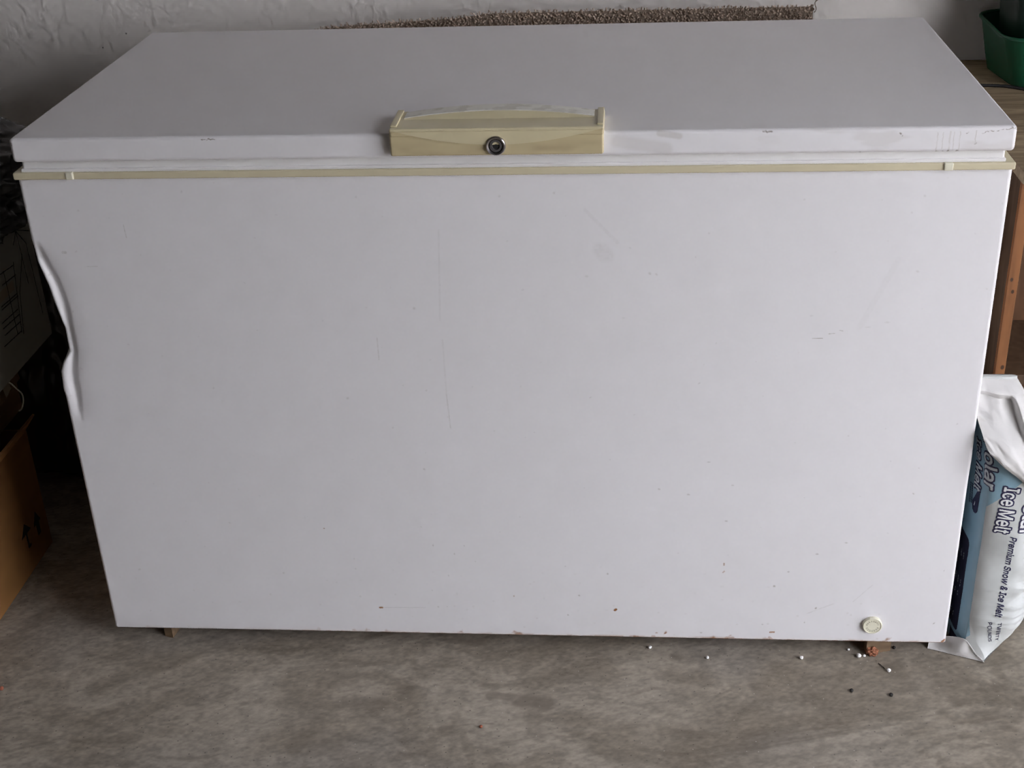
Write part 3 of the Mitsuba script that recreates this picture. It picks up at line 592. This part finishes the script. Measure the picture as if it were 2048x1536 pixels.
part(bx, 'carton', open_carton(-1.34, X1, -0.12, 0.292, 0.0, 0.245), 'cardboard', 'brown carton walls')
part(bx, 'flap', plane_flap([(X1 - 0.002, 0.0, 0.245), (X1 - 0.002, 0.285, 0.245), (X1 + 0.028, 0.278, 0.285), (X1 + 0.03, 0.02, 0.29)]), 'cardboard', 'bent up top flap')
part(bx, 'flap', plane_flap([(-1.33, -0.115, 0.247), (X1 - 0.01, -0.115, 0.247), (X1 - 0.02, -0.02, 0.262), (-1.32, -0.02, 0.262)]), 'cardboard')
pm = []
for sh, yy, z_ in ((unary_union([Polygon([(-0.016, 0.006), (0, 0.020), (0.016, 0.006)]), sbox(-0.002, -0.012, 0.002, 0.006), sbox(-0.002, -0.014, 0.007, -0.011)]), 0.205, 0.068),
                   (unary_union([Polygon([(-0.012, 0.0), (0, 0.016), (0.012, 0.0)]), sbox(-0.005, -0.016, 0.005, 0.0)]), 0.252, 0.070)):
    pm.append(frame_to(extr(sh, 0.0005), (X1, yy, z_), (0, 1.25, 0), (0, 0, 1.5), (1, 0, 0)))
for q in pm: part(bx, 'printed_mark', q, 'ink_black')
b2 = thing('cardboard_box', 'dark open cardboard box stacked below the box with line drawing', 'cardboard box')
part(b2, 'carton', open_carton(-1.34, -0.932, 0.0, 0.340, 0.2650, 0.398), 'cardboard_dark')
part(b2, 'flap', plane_flap([(-0.932, 0.12, 0.392), (-0.932, 0.330, 0.392), (-0.905, 0.300, 0.345), (-0.905, 0.20, 0.335)]), 'cardboard_dark', 'folded over flap')
part(b2, 'tape', plane_flap([(-0.9005, 0.225, 0.372), (-0.9005, 0.245, 0.385), (-0.898, 0.250, 0.352), (-0.898, 0.228, 0.345)], 0.001), 'tape')
b3 = thing('printed_box', 'greenish grey box with black line drawing under the black plastic bag', 'box')
X3 = -0.860
part(b3, 'carton', rbox(-1.33, X3, 0.02, 0.372, 0.400, 0.634, 0.003, 2), 'carton_print', smooth=30)
def line(pts, w=0.0016):
    return LineString(pts).buffer(w / 2, cap_style='flat')
yz = [[(0.300, 0.622), (0.318, 0.630 - 0.012), (0.345, 0.585)], [(0.298, 0.60), (0.318, 0.618), (0.322, 0.52)], [(0.322, 0.575), (0.285, 0.52), (0.265, 0.45)], [(0.322, 0.618), (0.366, 0.600)], [(0.345, 0.585), (0.350, 0.45)],
      [(0.23, 0.575), (0.285, 0.57)], [(0.23, 0.556), (0.285, 0.552)], [(0.21, 0.525), (0.275, 0.522)], [(0.21, 0.520), (0.275, 0.517)], [(0.20, 0.500), (0.265, 0.497)], [(0.20, 0.490), (0.265, 0.487)], [(0.20, 0.478), (0.262, 0.474)], [(0.19, 0.462), (0.26, 0.458)],
      [(0.245, 0.575), (0.245, 0.46)], [(0.285, 0.575), (0.260, 0.455)]]
part(b3, 'line_drawing', frame_to(extr(unary_union([line(q) for q in yz]), 0.0004), (X3, 0, 0), (0, 1, 0), (0, 0, 1), (1, 0, 0)), 'ink_black', 'black line drawing')
part(b3, 'printed_patch', frame_to(extr(sbox(0.19, 0.532, 0.268, 0.549), 0.0003), (X3, 0, 0), (0, 1, 0), (0, 0, 1), (1, 0, 0)), 'carton_patch', 'brown printed patch')
# black plastic bag
def crinkled(c, rad, seed):
    m = trimesh.creation.icosphere(subdivisions=6, radius=1.0); v = m.vertices
    f = meshkit.fbm(v * 2.0, 4, seed) - 0.5
    ridge = np.abs(meshkit.fbm(v * [5, 5, 2.6] + 7, 3, seed + 3) - 0.5)
    fine = np.abs(meshkit.noise(v * [16, 16, 7], seed + 9) - 0.5)
    v = v * (1 + 0.45 * f - 0.35 * ridge - 0.10 * fine)[:, None] * np.asarray(rad) + np.asarray(c)
    m.vertices = v; return m
pb = crinkled((-1.03, 0.215, 0.725), (0.255, 0.23, 0.125), 11)
pb.vertices[:, 2] = np.maximum(pb.vertices[:, 2], 0.6345)
solo('black_plastic_bag', 'crumpled shiny black plastic bag on top of the box with line drawing', 'plastic bag', pb, 'plastic_black', smooth=50)
sk = crinkled((-0.93, 0.665, 0.27), (0.30, 0.22, 0.37), 23)
sk.vertices[:, 0] = np.minimum(sk.vertices[:, 0], -0.692); sk.vertices[:, 2] = np.maximum(sk.vertices[:, 2], 0.0005); sk.vertices[:, 1] = np.clip(sk.vertices[:, 1], 0.46, YW - 0.004)
solo('added_gap_sack', 'dark plastic sack added on the floor to deepen the shade in the gap between boxes and freezer', 'plastic bag', sk, 'plastic_black', smooth=50)  # added sack, put here to darken the shaded gap
solo('white_string', 'curling white string hanging beside the cardboard boxes', 'string', tube([(-0.900, 0.16, 0.3925), (-0.897, 0.205, 0.392), (-0.893, 0.225, 0.381), (-0.890, 0.241, 0.365), (-0.889, 0.256, 0.346), (-0.888, 0.266, 0.328), (-0.888, 0.259, 0.314), (-0.889, 0.243, 0.311)], 0.0013, 7, 60), 'string_white', smooth=True)

# ------------------------------------------------------------------ crumbs on the floor
def crumb(c, r, seed):
    m = trimesh.creation.icosphere(subdivisions=2, radius=r)
    m.vertices = m.vertices * (0.82 + 0.36 * meshkit.noise(m.vertices / r * 1.5, seed))[:, None] * [1, 1, 0.85]
    m.vertices += np.asarray(c) - [0, 0, m.vertices[:, 2].min() + c[2]] + [0, 0, 0.0]
    return m
pel = [(0.4553, -0.0083, 0.0033, 'lone white pellet on the floor in the middle of the gap before the drain cap'), (0.3051, -0.0117, 0.0026, 'small white pellet on bare floor well left of the drain cap'), (0.5474, -0.0004, 0.0040, 'large white pellet touching the split wood block'),
       (0.5562, 0.0010, 0.0024, 'tiny white pellet tucked between the large pellet and the split wood block'), (0.589, -0.0347, 0.0034, 'white pellet farthest out on the floor in front of the split wood block'), (0.2129, 0.0108, 0.0030, 'white pellet close under the rusty bottom edge at the middle of the freezer'), (0.5331, 0.0155, 0.0020, 'faint white pellet in the shade left of the split wood block')]
for i, (x, y, r, lb) in enumerate(pel):
    solo('white_pellet', lb, 'pellet', crumb((x, y, 0), r, i), 'pellet_white', smooth=True, group='white pellets scattered on the floor')
for i, (x, y, r, mt, lb) in enumerate(((0.5236, -0.0845, 0.0030, 'grit_black', 'black grit crumb on the floor below the drain cap, left one of two'), (0.5825, -0.0929, 0.0031, 'grit_black', 'black grit crumb on the floor nearer the ice melt bag, right one of two'),
                                 (0.6068, 0.0228, 0.0028, 'grit_black', 'black grit crumb under the freezer edge right of the split wood block'), (-0.8312, -0.1265, 0.0035, 'grit_red', 'red brown crumb on the floor at the left picture edge'), (-0.0464, -0.186, 0.0026, 'grit_red', 'red brown crumb on the floor beside the dark stain'))):
    solo('grit_crumb', lb, 'crumb', crumb((x, y, 0), r, 30 + i), mt, smooth=True)
solo('splinter', 'tiny dark splinter on the floor beside the farthest white pellet', 'splinter', tube([(0.5760, -0.0165, 0.0012), (0.5800, -0.0235, 0.0013), (0.5835, -0.0290, 0.0012)], 0.0006, 6, 8), 'grit_black', smooth=True)
